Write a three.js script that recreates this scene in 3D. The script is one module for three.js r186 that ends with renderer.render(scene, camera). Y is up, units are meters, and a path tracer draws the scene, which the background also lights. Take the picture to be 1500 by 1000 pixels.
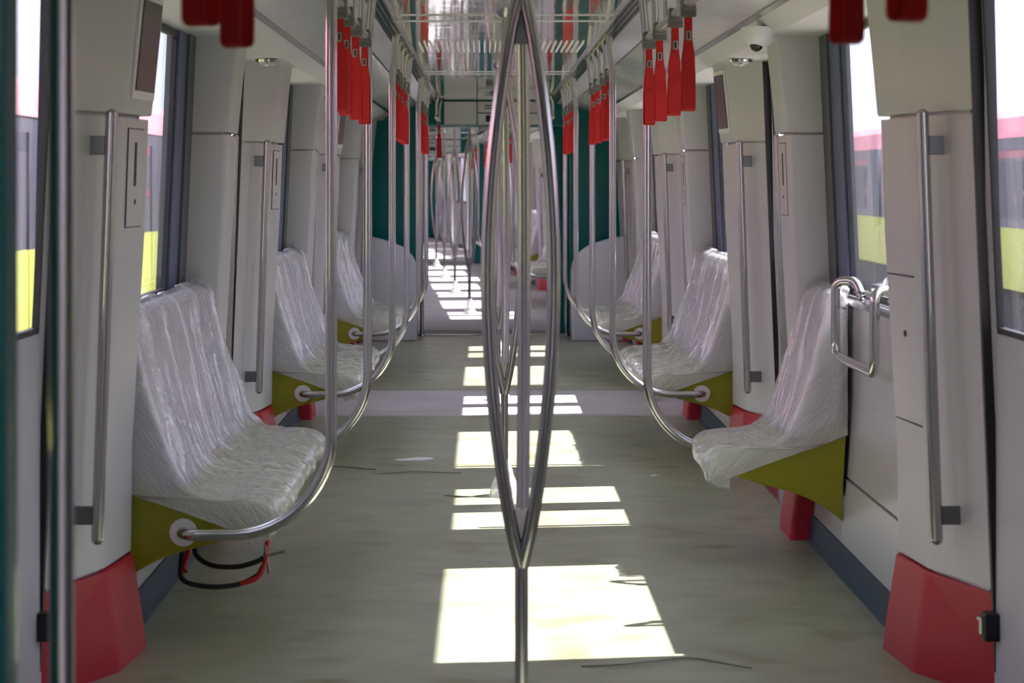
import * as THREE from 'three';
import { mergeGeometries, toCreasedNormals, mergeVertices } from 'three/addons/utils/BufferGeometryUtils.js';
import { RoundedBoxGeometry } from 'three/addons/geometries/RoundedBoxGeometry.js';
import { ImprovedNoise } from 'three/addons/math/ImprovedNoise.js';

// ---------------------------------------------------------------- camera, sky, sun, exposure
const scene = new THREE.Scene();
const FOCAL = 3400;                                    // pixels on a 1500 x 1000 frame
const camera = new THREE.PerspectiveCamera(2 * Math.atan(500 / FOCAL) * 180 / Math.PI, 1.5, 0.05, 400);
camera.position.set(-0.092, 1.40, 0);
camera.setViewOffset(1500, 1000, 41, 232, 1500, 1000); // the lens is shifted: vanishing point at (709, 268)
camera.focus = 10.5; camera.userData.fStop = 6.3;
scene.add(camera);
scene.background = new THREE.Color().setRGB(0.80, 0.82, 0.97);
scene.backgroundIntensity = 3.4;
const sun = new THREE.DirectionalLight(new THREE.Color().setRGB(1, 0.93, 0.84), 24);
sun.position.set(0.78 * 30, 1.008 * 30, -0.13 * 30 - 11);
sun.target.position.set(0, 0, -11);
sun.castShadow = true;
Object.assign(sun.shadow.camera, { left: -34, right: 34, top: 20, bottom: -20, near: 1, far: 90 });
sun.shadow.mapSize.set(4096, 4096);
scene.add(sun, sun.target);
const renderer = new THREE.WebGLRenderer({ antialias: true });
renderer.toneMapping = THREE.LinearToneMapping;
renderer.toneMappingExposure = 1.07;
renderer.shadowMap.enabled = true;

// ---------------------------------------------------------------- helpers
const flat = (g) => g.index ? g.toNonIndexed() : g;
let seed = 7;
const rnd = () => { seed = (seed * 1664525 + 1013904223) >>> 0; return seed / 4294967296; };
const noise = new ImprovedNoise();
const nz = (x, y, z = 0) => noise.noise(x + 31.7, y + 17.3, z + 5.1);
let windowCount = 0, doorCount = 0;
const used = new Map();
function numbered(name) { const n = used.get(name) ?? 0; used.set(name, n + 1); return n ? `${name}_${String(n).padStart(3, '0')}` : name; }
function shade(o) { o.traverse((m) => { if (m.isMesh) { m.castShadow = true; m.receiveShadow = true; } }); return o; }
function part(name, g, m, parent) { const o = new THREE.Mesh(g, m); o.name = name; parent.add(o); return o; }
// the cars: local coordinates x across, y up, s along the car (world z = -s in the car that the camera looks into)
const LEN = 19.1, HINGE = 21.8;
const CAR = [];
CAR[0] = new THREE.Matrix4().makeTranslation(0, 0, LEN);
CAR[1] = new THREE.Matrix4();
CAR[2] = new THREE.Matrix4().makeTranslation(-0.11, 0, -HINGE).multiply(new THREE.Matrix4().makeRotationY(0.046)).multiply(new THREE.Matrix4().makeTranslation(0, 0, HINGE - LEN));
CAR[3] = CAR[2].clone().multiply(new THREE.Matrix4().makeTranslation(0, 0, -HINGE)).multiply(new THREE.Matrix4().makeRotationY(0.04)).multiply(new THREE.Matrix4().makeTranslation(0, 0, HINGE - LEN));
function settle(o, car, x = 0, y = 0, s = 0, turn = 0) {
  const m = CAR[car].clone().multiply(new THREE.Matrix4().makeTranslation(x, y, -s)).multiply(new THREE.Matrix4().makeRotationY(turn));
  m.decompose(o.position, o.quaternion, o.scale);
  scene.add(shade(o)); return o;
}
function tag(o, label, category, group) { o.userData = { label, category }; if (group) o.userData.group = group; return o; }
function structure(o, label, category) { o.userData = { kind: 'structure', label, category }; return o; }
function group(name) { const o = new THREE.Group(); o.name = numbered(name); return o; }
// uv in metres from the dominant direction of each face
function metric(g0) {
  const g = g0.index ? g0.toNonIndexed() : g0, p = g.attributes.position, uv = new Float32Array(p.count * 2);
  const a = new THREE.Vector3(), b = new THREE.Vector3(), c = new THREE.Vector3(), n = new THREE.Vector3();
  for (let i = 0; i < p.count; i += 3) {
    a.fromBufferAttribute(p, i); b.fromBufferAttribute(p, i + 1); c.fromBufferAttribute(p, i + 2);
    n.copy(b).sub(a).cross(c.clone().sub(a));
    const ax = Math.abs(n.x), ay = Math.abs(n.y), az = Math.abs(n.z);
    [a, b, c].forEach((v, k) => {
      const q = ay >= ax && ay >= az ? [v.x, v.z] : ax >= az ? [v.z, v.y] : [v.x, v.y];
      uv[2 * (i + k)] = q[0]; uv[2 * (i + k) + 1] = q[1];
    });
  }
  g.setAttribute('uv', new THREE.BufferAttribute(uv, 2)); return g;
}
// polygon in (x, y) pushed along the car from s0 to s1
function prism(poly, s0, s1, bevel = 0, curveSegments = 8) {
  const sh = !Array.isArray(poly) ? poly : new THREE.Shape(poly.map(([x, y]) => new THREE.Vector2(x, y)));
  const g = new THREE.ExtrudeGeometry(sh, { depth: s1 - s0 - 2 * bevel, bevelEnabled: bevel > 0, bevelThickness: bevel, bevelSize: bevel, bevelOffset: -bevel, bevelSegments: 2, curveSegments, steps: 1 });
  g.translate(0, 0, -s1 + bevel); return metric(g);
}
const bar = (x0, x1, y0, y1, s0, s1) => prism([[x0, y0], [x1, y0], [x1, y1], [x0, y1]], s0, s1);
function mirror(g0) {
  const g = g0.index ? g0.toNonIndexed() : g0.clone(); g.scale(-1, 1, 1);
  for (const k of ['position', 'normal', 'uv']) {
    const at = g.attributes[k]; if (!at) continue; const n = at.itemSize, A = at.array;
    for (let i = 0; i < at.count; i += 3) for (let j = 0; j < n; j++) { const t = A[(i + 1) * n + j]; A[(i + 1) * n + j] = A[(i + 2) * n + j]; A[(i + 2) * n + j] = t; }
  }
  return g;
}
// the body side leans in above the sill
function lean(g) { const P = g.attributes.position; for (let i = 0; i < P.count; i++) { const y = P.getY(i); P.setX(i, P.getX(i) + (y < 1 ? 0.018 : 0.018 - 0.045 * (y - 1))); } g.computeVertexNormals(); return g; }
const sided = (g, side) => side > 0 ? g : mirror(g);
function tube(points, r, seg = 40, rad = 12, closed = false, tension = 0.5) {
  const curve = new THREE.CatmullRomCurve3(points.map(([x, y, s]) => new THREE.Vector3(x, y, -s)), closed, 'catmullrom', tension);
  return new THREE.TubeGeometry(curve, seg, r, rad, closed);
}
// straight runs with round corners
function bentTube(points, r, radius, rad = 12, capped = true) {
  const P = points.map(([x, y, s]) => new THREE.Vector3(x, y, -s)), path = new THREE.CurvePath();
  let last = P[0]; const R = Array.isArray(radius) ? radius : P.map(() => radius);
  for (let i = 1; i < P.length - 1; i++) {
    const a = P[i].clone().sub(P[i - 1]).normalize(), b = P[i + 1].clone().sub(P[i]).normalize(), q = R[i];
    const e = P[i].clone().addScaledVector(a, -q), f = P[i].clone().addScaledVector(b, q);
    path.add(new THREE.LineCurve3(last, e)); path.add(new THREE.CubicBezierCurve3(e, e.clone().addScaledVector(a, q * 0.55), f.clone().addScaledVector(b, -q * 0.55), f)); last = f;
  }
  path.add(new THREE.LineCurve3(last, P[P.length - 1]));
  const g = [new THREE.TubeGeometry(path, 12 * P.length, r, rad, false)];
  if (capped) for (const e of [P[0], P[P.length - 1]]) { const b = new THREE.SphereGeometry(r * 0.995, rad, 6); b.translate(e.x, e.y, e.z); g.push(b); }
  return mergeGeometries(g.map(flat));
}
function cyl(x, y, s, r, h, axis = 'y', r2 = r, seg = 20) {
  const g = new THREE.CylinderGeometry(r2, r, h, seg); if (axis === 'x') g.rotateZ(Math.PI / 2); if (axis === 's') g.rotateX(Math.PI / 2);
  g.translate(x, y, -s); return g;
}
function block(x, y, s, w, h, d, r = 0.004) { const g = new RoundedBoxGeometry(w, h, d, 2, Math.min(r, w / 2.1, h / 2.1, d / 2.1)); g.translate(x, y, -s); return g; }
function texture(w, h, fn, srgb = true, rx = 1, ry = 1) {
  const d = new Uint8Array(w * h * 4);
  for (let j = 0; j < h; j++) for (let i = 0; i < w; i++) { const c = fn(i, j, w, h), k = 4 * (j * w + i); d[k] = c[0]; d[k + 1] = c[1]; d[k + 2] = c[2]; d[k + 3] = 255; }
  const t = new THREE.DataTexture(d, w, h, THREE.RGBAFormat); t.magFilter = THREE.LinearFilter; t.minFilter = THREE.LinearMipmapLinearFilter; t.generateMipmaps = true;
  t.wrapS = t.wrapT = THREE.RepeatWrapping; t.repeat.set(rx, ry); if (srgb) t.colorSpace = THREE.SRGBColorSpace; t.needsUpdate = true; return t;
}
// noise that repeats on an n-cell period
function tnoise(u, v, fu, fv, z) {
  const a = u * 2 * Math.PI, b = v * 2 * Math.PI;
  return (nz(Math.cos(a) * fu / 6.28, Math.sin(a) * fu / 6.28 + z, Math.cos(b) * fv / 6.28 + Math.sin(b) * 1.3 * fv / 6.28) + nz(Math.cos(a) * fu / 6.28 + 9, Math.sin(b) * fv / 6.28 + z, Math.sin(a) * fu / 6.28 - Math.cos(b) * fv / 6.28)) * 0.9;
}

// ---------------------------------------------------------------- materials
const rgb = (r, g, b) => new THREE.Color().setRGB(r, g, b);
const std = (color, roughness, metalness = 0, more = {}) => new THREE.MeshStandardMaterial({ color, roughness, metalness, ...more });
const phys = (color, roughness, more = {}) => new THREE.MeshPhysicalMaterial({ color, roughness, ...more });
const clamp = (v) => Math.max(0, Math.min(255, v));
const speck = texture(256, 256, () => { const v = 118 + rnd() * 20; return [v, v, v]; }, false, 6, 6);
const floorMap = texture(1024, 1024, (i, j, w, h) => {
  const u = i / w, v = j / h;
  const big = tnoise(u, v, 5, 5, 1) * 9, mid = tnoise(u, v, 22, 22, 2) * 7, streak = tnoise(u, v, 8, 60, 3) * 1.5, fine = (rnd() - 0.5) * 7;
  const stain = Math.max(0, tnoise(u, v, 12, 12, 4) - 0.38) * 60, t = big + mid + streak + fine - stain;
  return [clamp(153 + t + stain * 0.25), clamp(157 + t), clamp(136 + t * 0.9 - stain * 0.2)];
}, true, 0.4, 0.4);
const floorRough = texture(512, 512, (i, j, w, h) => { const v = 150 + tnoise(i / w, j / h, 10, 14, 6) * 30 + (rnd() - 0.5) * 16; return [clamp(v), clamp(v), clamp(v)]; }, false, 0.5, 0.5);
const floorBump = texture(512, 512, (i, j, w, h) => { const v = 128 + tnoise(i / w, j / h, 6, 20, 8) * 70 + tnoise(i / w, j / h, 30, 50, 9) * 18; return [clamp(v), clamp(v), clamp(v)]; }, false, 0.5, 0.5);
const rippleMap = texture(512, 512, (i, j, w, h) => { const v = 128 + tnoise(i / w, j / h, 10, 9, 11) * 80 + tnoise(i / w, j / h, 20, 16, 12) * 16; return [clamp(v), clamp(v), clamp(v)]; }, false, 0.5, 0.5);
const greyFloorMap = texture(512, 512, (i, j, w, h) => { const t = tnoise(i / w, j / h, 6, 6, 21) * 8 + (rnd() - 0.5) * 14; return [clamp(188 + t), clamp(182 + t), clamp(186 + t)]; }, true, 0.5, 0.5);
const crinkle = texture(1024, 1024, (i, j, w, h) => { const u = i / w, v = j / h, k = (q, p) => 1 - Math.min(1, Math.abs(q) * p); const t = 70 * k(tnoise(u, v, 16, 12, 31), 5) + 60 * k(tnoise(u, v, 40, 34, 33), 4) + 35 * k(tnoise(u, v, 90, 90, 35), 3) + 60 * tnoise(u, v, 9, 9, 36); return [clamp(t + 40), clamp(t + 40), clamp(t + 40)]; }, false, 1.4, 1.4);
const brushed = texture(8, 512, () => { const v = 110 + rnd() * 50; return [v, v, v]; }, false, 1, 4);
const M = {
  film: std(0xffffff, 0.62, 0, { map: floorMap, roughnessMap: floorRough, bumpMap: floorBump, bumpScale: 0.0006 }),
  greyFloor: std(0xffffff, 0.5, 0, { map: greyFloorMap }),
  cream: phys(rgb(0.555, 0.558, 0.572), 0.42, { bumpMap: speck, bumpScale: 0.0002, clearcoat: 0.25, clearcoatRoughness: 0.35 }),
  panel: phys(rgb(0.555, 0.56, 0.575), 0.22, { clearcoat: 0.5, clearcoatRoughness: 0.12 }),
  soffit: phys(rgb(0.58, 0.57, 0.56), 0.4, { bumpMap: speck, bumpScale: 0.0002 }),
  ceiling: phys(rgb(0.62, 0.605, 0.58), 0.05, { clearcoat: 1, clearcoatRoughness: 0.04, bumpMap: rippleMap, bumpScale: 0.0045, ior: 2.0 }),
  gloss: phys(rgb(0.64, 0.615, 0.59), 0.15, { bumpMap: rippleMap, bumpScale: 0.003, ior: 1.5 }),
  greyStrip: phys(rgb(0.5, 0.5, 0.55), 0.3),
  red: phys(rgb(0.44, 0.014, 0.034), 0.42, { specularIntensity: 0.6 }),
  dark: std(rgb(0.012, 0.012, 0.014), 0.6),
  core: std(rgb(0.3, 0.3, 0.31), 0.7),
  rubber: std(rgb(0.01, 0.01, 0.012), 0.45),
  slate: phys(rgb(0.09, 0.11, 0.20), 0.45),
  slateDark: phys(rgb(0.075, 0.09, 0.1), 0.5),
  skirt: phys(rgb(0.022, 0.048, 0.072), 0.6),
  teal: phys(rgb(0.0, 0.19, 0.185), 0.3, { clearcoat: 0.25, clearcoatRoughness: 0.06, specularIntensity: 0.5 }),
  steel: std(rgb(0.52, 0.51, 0.51), 0.23, 1),
  steelSatin: std(rgb(0.4, 0.39, 0.39), 0.34, 1, { roughnessMap: brushed }),
  bracket: std(rgb(0.2, 0.2, 0.21), 0.45, 0.6),
  clamp: std(rgb(0.13, 0.13, 0.115), 0.5),
  strap: std(rgb(0.50, 0.006, 0.006), 0.7),
  buckle: std(rgb(0.35, 0.33, 0.3), 0.35, 0.9),
  olive: phys(rgb(0.27, 0.27, 0.004), 0.35, { clearcoat: 0.3, clearcoatRoughness: 0.25 }),
  cushion: std(rgb(0.46, 0.52, 0.27), 0.7),
  backrest: std(rgb(0.58, 0.58, 0.62), 0.6),
  plastic: phys(rgb(0.95, 0.95, 0.97), 0.2, { transmission: 0.56, thickness: 0, clearcoat: 1, clearcoatRoughness: 0.08, bumpMap: crinkle, bumpScale: 0.009, side: THREE.DoubleSide }),
  white: phys(rgb(0.82, 0.82, 0.84), 0.4),
  leafGrey: phys(rgb(0.53, 0.53, 0.585), 0.4),
  glass: phys(rgb(0.93, 0.94, 0.97), 0.02, { transmission: 1, thickness: 0, ior: 1.5 }),
  lens: phys(rgb(0.9, 0.95, 0.95), 0.1, { transmission: 0.8, thickness: 0 }),
  screen: phys(rgb(0.045, 0.035, 0.032), 0.25),
  cableBlack: std(rgb(0.012, 0.012, 0.013), 0.5),
  cableRed: std(rgb(0.5, 0.02, 0.02), 0.45),
  roofPink: std(rgb(0.72, 0.27, 0.33), 0.6),
  trainDark: std(rgb(0.075, 0.07, 0.105), 0.5),
  trainLime: std(rgb(0.46, 0.50, 0.11), 0.6),
  trainGlass: std(rgb(0.055, 0.055, 0.085), 0.6),
  trainRed: std(rgb(0.26, 0.055, 0.09), 0.5),
  under: std(rgb(0.05, 0.05, 0.055), 0.8),
  ballast: std(rgb(0.34, 0.32, 0.30), 0.95),
  label: std(rgb(0.62, 0.62, 0.08), 0.5),
};

// ---------------------------------------------------------------- measures (local to a car)
const BAYS = [8.05, 12.68, 17.31], DOORS = [5.60, 10.22, 14.85, 19.5];
const S0 = 3.05, S1 = 21.44;                              // the end walls of a car
const HALF = 0.76;                                        // half a doorway
const ceilingH = 2.16;

// ---------------------------------------------------------------- structure of a car
function shell(car, detail) {
  const where = ['of the car behind', '', 'of the next car', 'of the third car'][car];
  const put = (o) => settle(o, car);
  // floor
  const floor = structure(group('floor'), `pale green protective floor film ${where}`.trim(), 'floor');
  part('floor_slab', bar(-1.34, 1.34, -0.12, -0.004, S0 - 0.1, S1 + 0.1), M.greyFloor, floor);
  if (car === 1) {
    part('floor_film', bar(-1.2, 1.2, -0.004, 0.0, S0 + 0.02, 13.98), M.film, floor);
    part('bare_floor', bar(-1.2, 1.2, -0.004, -0.001, 13.98, 15.68), M.greyFloor, floor);
    part('floor_film', bar(-1.2, 1.2, -0.004, 0.0, 15.68, S1 - 0.02), M.film, floor);
    part('threshold', bar(-0.69, 0.69, 0.0, 0.006, S1 - 0.16, S1 + 0.02), M.steelSatin, floor);
  } else part('bare_floor', bar(-1.2, 1.2, -0.004, 0.0, S0, S1), M.greyFloor, floor);
  put(floor);
  // ceiling: centre panels with joint strips, grilles, light strips, sloping gloss panels, soffits
  const ceil = structure(group('ceiling'), `glossy white ceiling ${where}`.trim(), 'ceiling');
  const cuts = [S0, 6.2, 10.5, 10.9, 15.85, 16.2, 20.4, S1];
  part('roof_slab', bar(-1.34, 1.34, 2.3, 2.36, S0, S1), M.dark, ceil);
  for (let i = 0; i + 1 < cuts.length; i++) {
    part('ceiling_panel', bar(-0.5, 0.5, ceilingH, ceilingH + 0.02, cuts[i] + 0.004, cuts[i + 1] - 0.004), M.ceiling, ceil);
    if (i) part('joint_strip', bar(-0.5, 0.5, ceilingH - 0.004, ceilingH + 0.012, cuts[i] - 0.006, cuts[i] + 0.006), M.white, ceil);
  }
  for (const side of [-1, 1]) {
    part('light_strip', sided(prism([[0.575, 2.135], [0.70, 2.118], [0.70, 2.15], [0.575, 2.165]], S0, S1), side), M.greyStrip, ceil);
    part('gap_strip', sided(prism([[0.70, 2.14], [0.715, 2.14], [0.715, 2.16], [0.70, 2.16]], S0, S1), side), M.dark, ceil);
    const gcuts = [S0, 5.5, 8.05, 10.4, 12.68, 15, 17.31, 19.6, S1];
    for (let i = 0; i + 1 < gcuts.length; i++) part('side_panel', sided(prism([[0.715, 2.118], [0.94, 2.045], [0.945, 2.065], [0.715, 2.14]], gcuts[i] + 0.003, gcuts[i + 1] - 0.003), side), M.gloss, ceil);
    part('edge_trim', sided(prism([[0.938, 2.036], [0.962, 2.03], [0.962, 2.05], [0.938, 2.06]], S0, S1), side), M.steelSatin, ceil);
    const sc = [S0, 3.9, ...DOORS.flatMap((d) => [d - HALF - 0.1, d + HALF + 0.1]), S1];
    for (let i = 0; i + 1 < sc.length; i++) part('soffit_panel', sided(prism([[0.962, 2.035], [1.03, 1.978], [1.27, 1.972], [1.27, 2.0], [1.04, 2.0], [0.97, 2.06]], sc[i] + 0.002, sc[i + 1] - 0.002), side), M.soffit, ceil);
    // perforated grille: back box, bars and long rails
    part('grille_back', sided(prism([[0.5, 2.2], [0.575, 2.2], [0.575, 2.22], [0.5, 2.22]], S0, S1), side), M.dark, ceil);
    const rails = [0.5025, 0.525, 0.5475, 0.5725].map((x) => sided(bar(x - 0.004, x + 0.004, 2.142 - (x - 0.5) * 0.1, 2.165, S0, S1), side));
    if (detail) for (let s = S0 + 0.03; s < S1; s += 0.06) rails.push(sided(bar(0.5, 0.575, 2.142, 2.15, s, s + 0.022), side));
    part('grille', mergeGeometries(rails), M.steelSatin, ceil).userData.kind = 'stuff';
  }
  if (detail) {
    const sl = [];
    for (let i = -15; i <= 15; i++) { const g = new THREE.BoxGeometry(0.009, 0.008, 1.0); g.translate(i * 0.0295, ceilingH - 0.002, -12.94); sl.push(g); }
    part('vent_slats', mergeGeometries(sl), M.white, ceil).userData.kind = 'stuff';
  }
  put(ceil);
  // walls, kick panels, window bands
  for (const side of [-1, 1]) {
    const wall = structure(group(side < 0 ? 'wall_left' : 'wall_right'), `cream side wall ${where}`.trim(), 'wall');
    const edges = [S0, ...DOORS.flatMap((d) => [d - HALF, d + HALF]), S1];
    for (let i = 0; i < edges.length; i += 2) {
      const a = edges[i], b = edges[i + 1], bay = BAYS.find((q) => q > a && q < b);
      const upper = [[1.225, 0.335], [1.246, 0.62], [1.248, 0.955], [1.335, 0.955], [1.335, 0.335]], kick = [[1.19, 0.0], [1.222, 0.325], [1.335, 0.325], [1.335, 0.0]];
      const splits = bay ? [bay - 1.3, bay - 0.98, bay + 0.36, bay + 0.98, bay + 1.36] : [a, b];
      for (let k = 0; k + 1 < splits.length; k++) {
        part('kick_panel', sided(prism(kick, splits[k] + 0.002, splits[k + 1] - 0.002), side), M.panel, wall);
        part('wall_panel', sided(prism(upper, splits[k] + 0.003, splits[k + 1] - 0.003), side), M.panel, wall);
      }
      part('wall_core', sided(bar(1.262, 1.285, -0.1, 0.985, bay ? a + 0.14 : a, b), side), M.core, wall);
      if (bay) {
        const w0 = bay - 1.10, w1 = bay + 0.62;
        part('post_panel', sided(lean(bar(1.262, 1.335, 0.985, 1.972, a + 0.14, w0 - 0.02)), side), M.cream, wall);
        part('window_surround', sided(lean(bar(1.255, 1.29, 0.985, 1.972, w1 + 0.02, w1 + 0.24)), side), M.slate, wall);
        part('window_surround', sided(lean(bar(1.245, 1.335, 0.985, 1.972, w1 + 0.24, w1 + 0.42)), side), M.slateDark, wall);
        part('post_panel', sided(lean(bar(1.262, 1.335, 0.985, 1.972, w1 + 0.42, b)), side), M.cream, wall);
        part('sill', sided(prism([[1.228, 0.958], [1.285, 0.958], [1.285, 0.985], [1.236, 0.982], [1.228, 0.974]], bay - 1.02, bay + 1.0), side), side > 0 ? M.steelSatin : M.steelSatin, wall);
      } else part('post_panel', sided(bar(1.255, 1.335, 1.0, 1.97, a, b), side), M.cream, wall);
    }
    part('wall_header', sided(bar(1.262, 1.29, 1.965, 2.33, S0, S1), side), M.cream, wall);
    put(wall);
    const base = structure(group(side < 0 ? 'baseboard_left' : 'baseboard_right'), `dark blue skirting strip ${where}`.trim(), 'skirting');
    for (let i = 0; i < edges.length; i += 2) part('skirting_strip', sided(prism([[1.17, 0], [1.186, 0.012], [1.194, 0.1], [1.203, 0.1], [1.203, 0]], ...(i && i < 8 ? [BAYS[i / 2 - 1] - 1.25, BAYS[i / 2 - 1] + 1.3] : [edges[i], edges[i + 1]])), side), M.skirt, base);
    put(base);
    for (const bay of BAYS) {                               // windows
      const w = structure(group(`window_${++windowCount}`), 'wide side window with dark frame', 'window'), w0 = bay - 1.10, w1 = bay + 0.62;
      const f = [bar(1.264, 1.284, 0.985, 1.008, w0 - 0.02, w1 + 0.02), bar(1.264, 1.284, 1.945, 1.97, w0 - 0.02, w1 + 0.02), bar(1.264, 1.284, 1.008, 1.945, w0 - 0.02, w0), bar(1.264, 1.284, 1.008, 1.945, w1, w1 + 0.02)];
      part('window_frame', sided(lean(mergeGeometries(f)), side), M.rubber, w);
      part('pane', sided(lean(bar(1.270, 1.276, 1.0, 1.95, w0 - 0.005, w1 + 0.005)), side), M.glass, w);
      put(w);
    }
    for (const d of DOORS) {                                // sliding doors
      const o = structure(group(`door_${++doorCount}`), 'closed grey double sliding door with tall windows', 'door');
      for (const q of [-1, 1]) {
        const leafShape = new THREE.Shape(), a = q < 0 ? d - 0.75 : d + 0.008, b = a + 0.742;
        // leaf drawn in (s, y), then turned
        leafShape.moveTo(a, 0.012); leafShape.lineTo(b, 0.012); leafShape.lineTo(b, 1.0); leafShape.lineTo(b, 1.985); leafShape.lineTo(a, 1.985); leafShape.lineTo(a, 1.0); leafShape.closePath();
        const hole = new THREE.Path(), x0 = a + 0.1, x1 = b - 0.1, y0 = 1.0, y1 = 1.93, r = 0.05;
        hole.moveTo(x0 + r, y0); hole.lineTo(x1 - r, y0); hole.quadraticCurveTo(x1, y0, x1, y0 + r); hole.lineTo(x1, y1 - r); hole.quadraticCurveTo(x1, y1, x1 - r, y1);
        hole.lineTo(x0 + r, y1); hole.quadraticCurveTo(x0, y1, x0, y1 - r); hole.lineTo(x0, y0 + r); hole.quadraticCurveTo(x0, y0, x0 + r, y0);
        leafShape.holes.push(hole);
        let g = new THREE.ExtrudeGeometry(leafShape, { depth: 0.016, bevelEnabled: false, curveSegments: 6 });
        g.rotateY(Math.PI / 2); g.translate(1.275, 0, 0); g = metric(g);      // (s, y) now lies along -z
        const leaf = part('door_leaf', sided(lean(g), side), M.leafGrey, o);
        part('pane', sided(lean(bar(1.281, 1.286, y0 - 0.01, y1 + 0.01, x0 - 0.01, x1 + 0.01)), side), M.glass, leaf);
        const gasket = [bar(1.272, 1.29, y0 - 0.005, y0 + 0.012, x0, x1), bar(1.272, 1.29, y1 - 0.012, y1 + 0.005, x0, x1), bar(1.272, 1.29, y0, y1, x0 - 0.004, x0 + 0.014), bar(1.272, 1.29, y0, y1, x1 - 0.014, x1 + 0.004)];
        part('gasket', sided(lean(mergeGeometries(gasket)), side), M.rubber, leaf);
      }
      const seal = [bar(1.28, 1.33, 0, 1.985, d - 0.775, d - 0.75), bar(1.28, 1.33, 0, 1.985, d + 0.75, d + 0.775), bar(1.278, 1.312, 0, 1.985, d - 0.006, d + 0.006)];
      part('rubber_seal', sided(lean(mergeGeometries(seal)), side), M.rubber, o);
      part('door_sill', sided(bar(1.2, 1.335, -0.02, 0.008, d - HALF, d + HALF), side), M.steelSatin, o);
      put(o);
    }
  }
  // end walls with the teal gangway portals
  for (const end of [0, 1]) {
    if (car === 0 && end === 0) continue;
    const s = end ? S1 : S0, t0 = end ? s : s - 0.1, t1 = end ? s + 0.1 : s;
    const w = structure(group(end ? 'wall_far' : 'wall_near'), `dark teal end wall with gangway opening ${where}`.trim(), 'wall');
    const sh = new THREE.Shape(); sh.moveTo(-1.34, 0); sh.lineTo(-0.702, 0); sh.lineTo(-0.702, 1.80); sh.quadraticCurveTo(-0.702, 1.93, -0.57, 1.93); sh.lineTo(0.57, 1.93); sh.quadraticCurveTo(0.702, 1.93, 0.702, 1.80);
    sh.lineTo(0.702, 0); sh.lineTo(1.34, 0); sh.lineTo(1.34, 2.33); sh.lineTo(-1.34, 2.33); sh.closePath();
    part('end_panel', prism(sh, t0, t1, 0.012, 8), M.teal, w);
    if (end) {
      part('header_panel', block(-0.31, 2.045, s - 0.012, 0.3, 0.21, 0.03, 0.005), M.white, w);
      part('header_panel', block(0.16, 2.1, s - 0.012, 0.62, 0.1, 0.03, 0.005), M.white, w);
      const h = part('header_panel', block(0.16, 1.99, s - 0.012, 0.62, 0.1, 0.03, 0.005), M.white, w);
      part('sign_screen', block(-0.02, 1.995, s - 0.03, 0.11, 0.06, 0.01, 0.003), M.dark, h);
      for (const y of [2.09, 2.115]) part('vent_slot', block(-0.02, y, s - 0.03, 0.13, 0.01, 0.01, 0.002), M.dark, w);
    }
    put(w);
  }
  // gangway towards the next car
  if (car < 3) {
    const gw = structure(group('trim_1'), 'dark folding gangway between two cars', 'gangway');
    const a = S1 + 0.09, b = S0 + LEN - 0.08;
    part('gangway_floor', bar(-0.78, 0.78, -0.1, -0.002, a, b), M.slateDark, gw);
    part('gangway_roof', bar(-0.85, 0.85, 1.96, 2.05, a, b), M.greyStrip, gw);
    for (const side of [-1, 1]) for (let i = 0; i < 5; i++) { const q = a + (b - a) * i / 5, e = a + (b - a) * (i + 1) / 5, m = (q + e) / 2; part('bellows_fold', sided(bar(0.735 + (i % 2) * 0.015, 0.82, -0.05, 2.0, q, e), side), M.teal, gw); }
    put(gw);
  }
}
[1, 0, 2, 3].forEach((c) => shell(c, c === 1));
{
  const back = structure(group('wall_back'), 'plain cream bulkhead behind the camera', 'wall');
  part('bulkhead_panel', bar(-1.34, 1.34, 0, 2.33, S0 - 0.1, S0), M.cream, back); settle(back, 0);
  const far = structure(group('wall_end'), 'pale bulkhead closing the third car', 'wall');
  part('bulkhead_panel', bar(-0.8, 0.8, 0, 2.1, S1 + 0.1, S1 + 0.15), M.cream, far); settle(far, 3);
}

const SIDE = (q) => q > 0 ? 'leaning-rail side' : 'cable-bench side', BAY = ['leaning-rail bay', 'middle bay', 'teal-end bay'];
const TURNED = (q) => q > 0 ? 'facing the teal end' : 'away from the teal end';
// ---------------------------------------------------------------- door pillars
// plan outlines at several heights, lofted; q = -1: the doorway lies towards smaller s
function loft(rows, cap = true) {
  const n = rows[0].length, pos = [], idx = [];
  rows.forEach((r) => r.forEach(([x, y, s]) => pos.push(x, y, -s)));
  for (let j = 0; j + 1 < rows.length; j++) for (let i = 0; i < n; i++) { const a = j * n + i, b = j * n + (i + 1) % n; idx.push(a, b, b + n, a, b + n, a + n); }
  if (cap) for (const j of [0, rows.length - 1]) { const c = pos.length / 3, m = [0, 0, 0]; rows[j].forEach((p) => p.forEach((v, k) => { m[k] += v / n; })); pos.push(m[0], m[1], -m[2]); for (let i = 0; i < n; i++) { const a = j * n + i, b = j * n + (i + 1) % n; j ? idx.push(a, b, c) : idx.push(b, a, c); } }
  const g = new THREE.BufferGeometry(); g.setAttribute('position', new THREE.Float32BufferAttribute(pos, 3)); g.setIndex(idx);
  const out = toCreasedNormals(g, 0.6); return metric(out);
}
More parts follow.
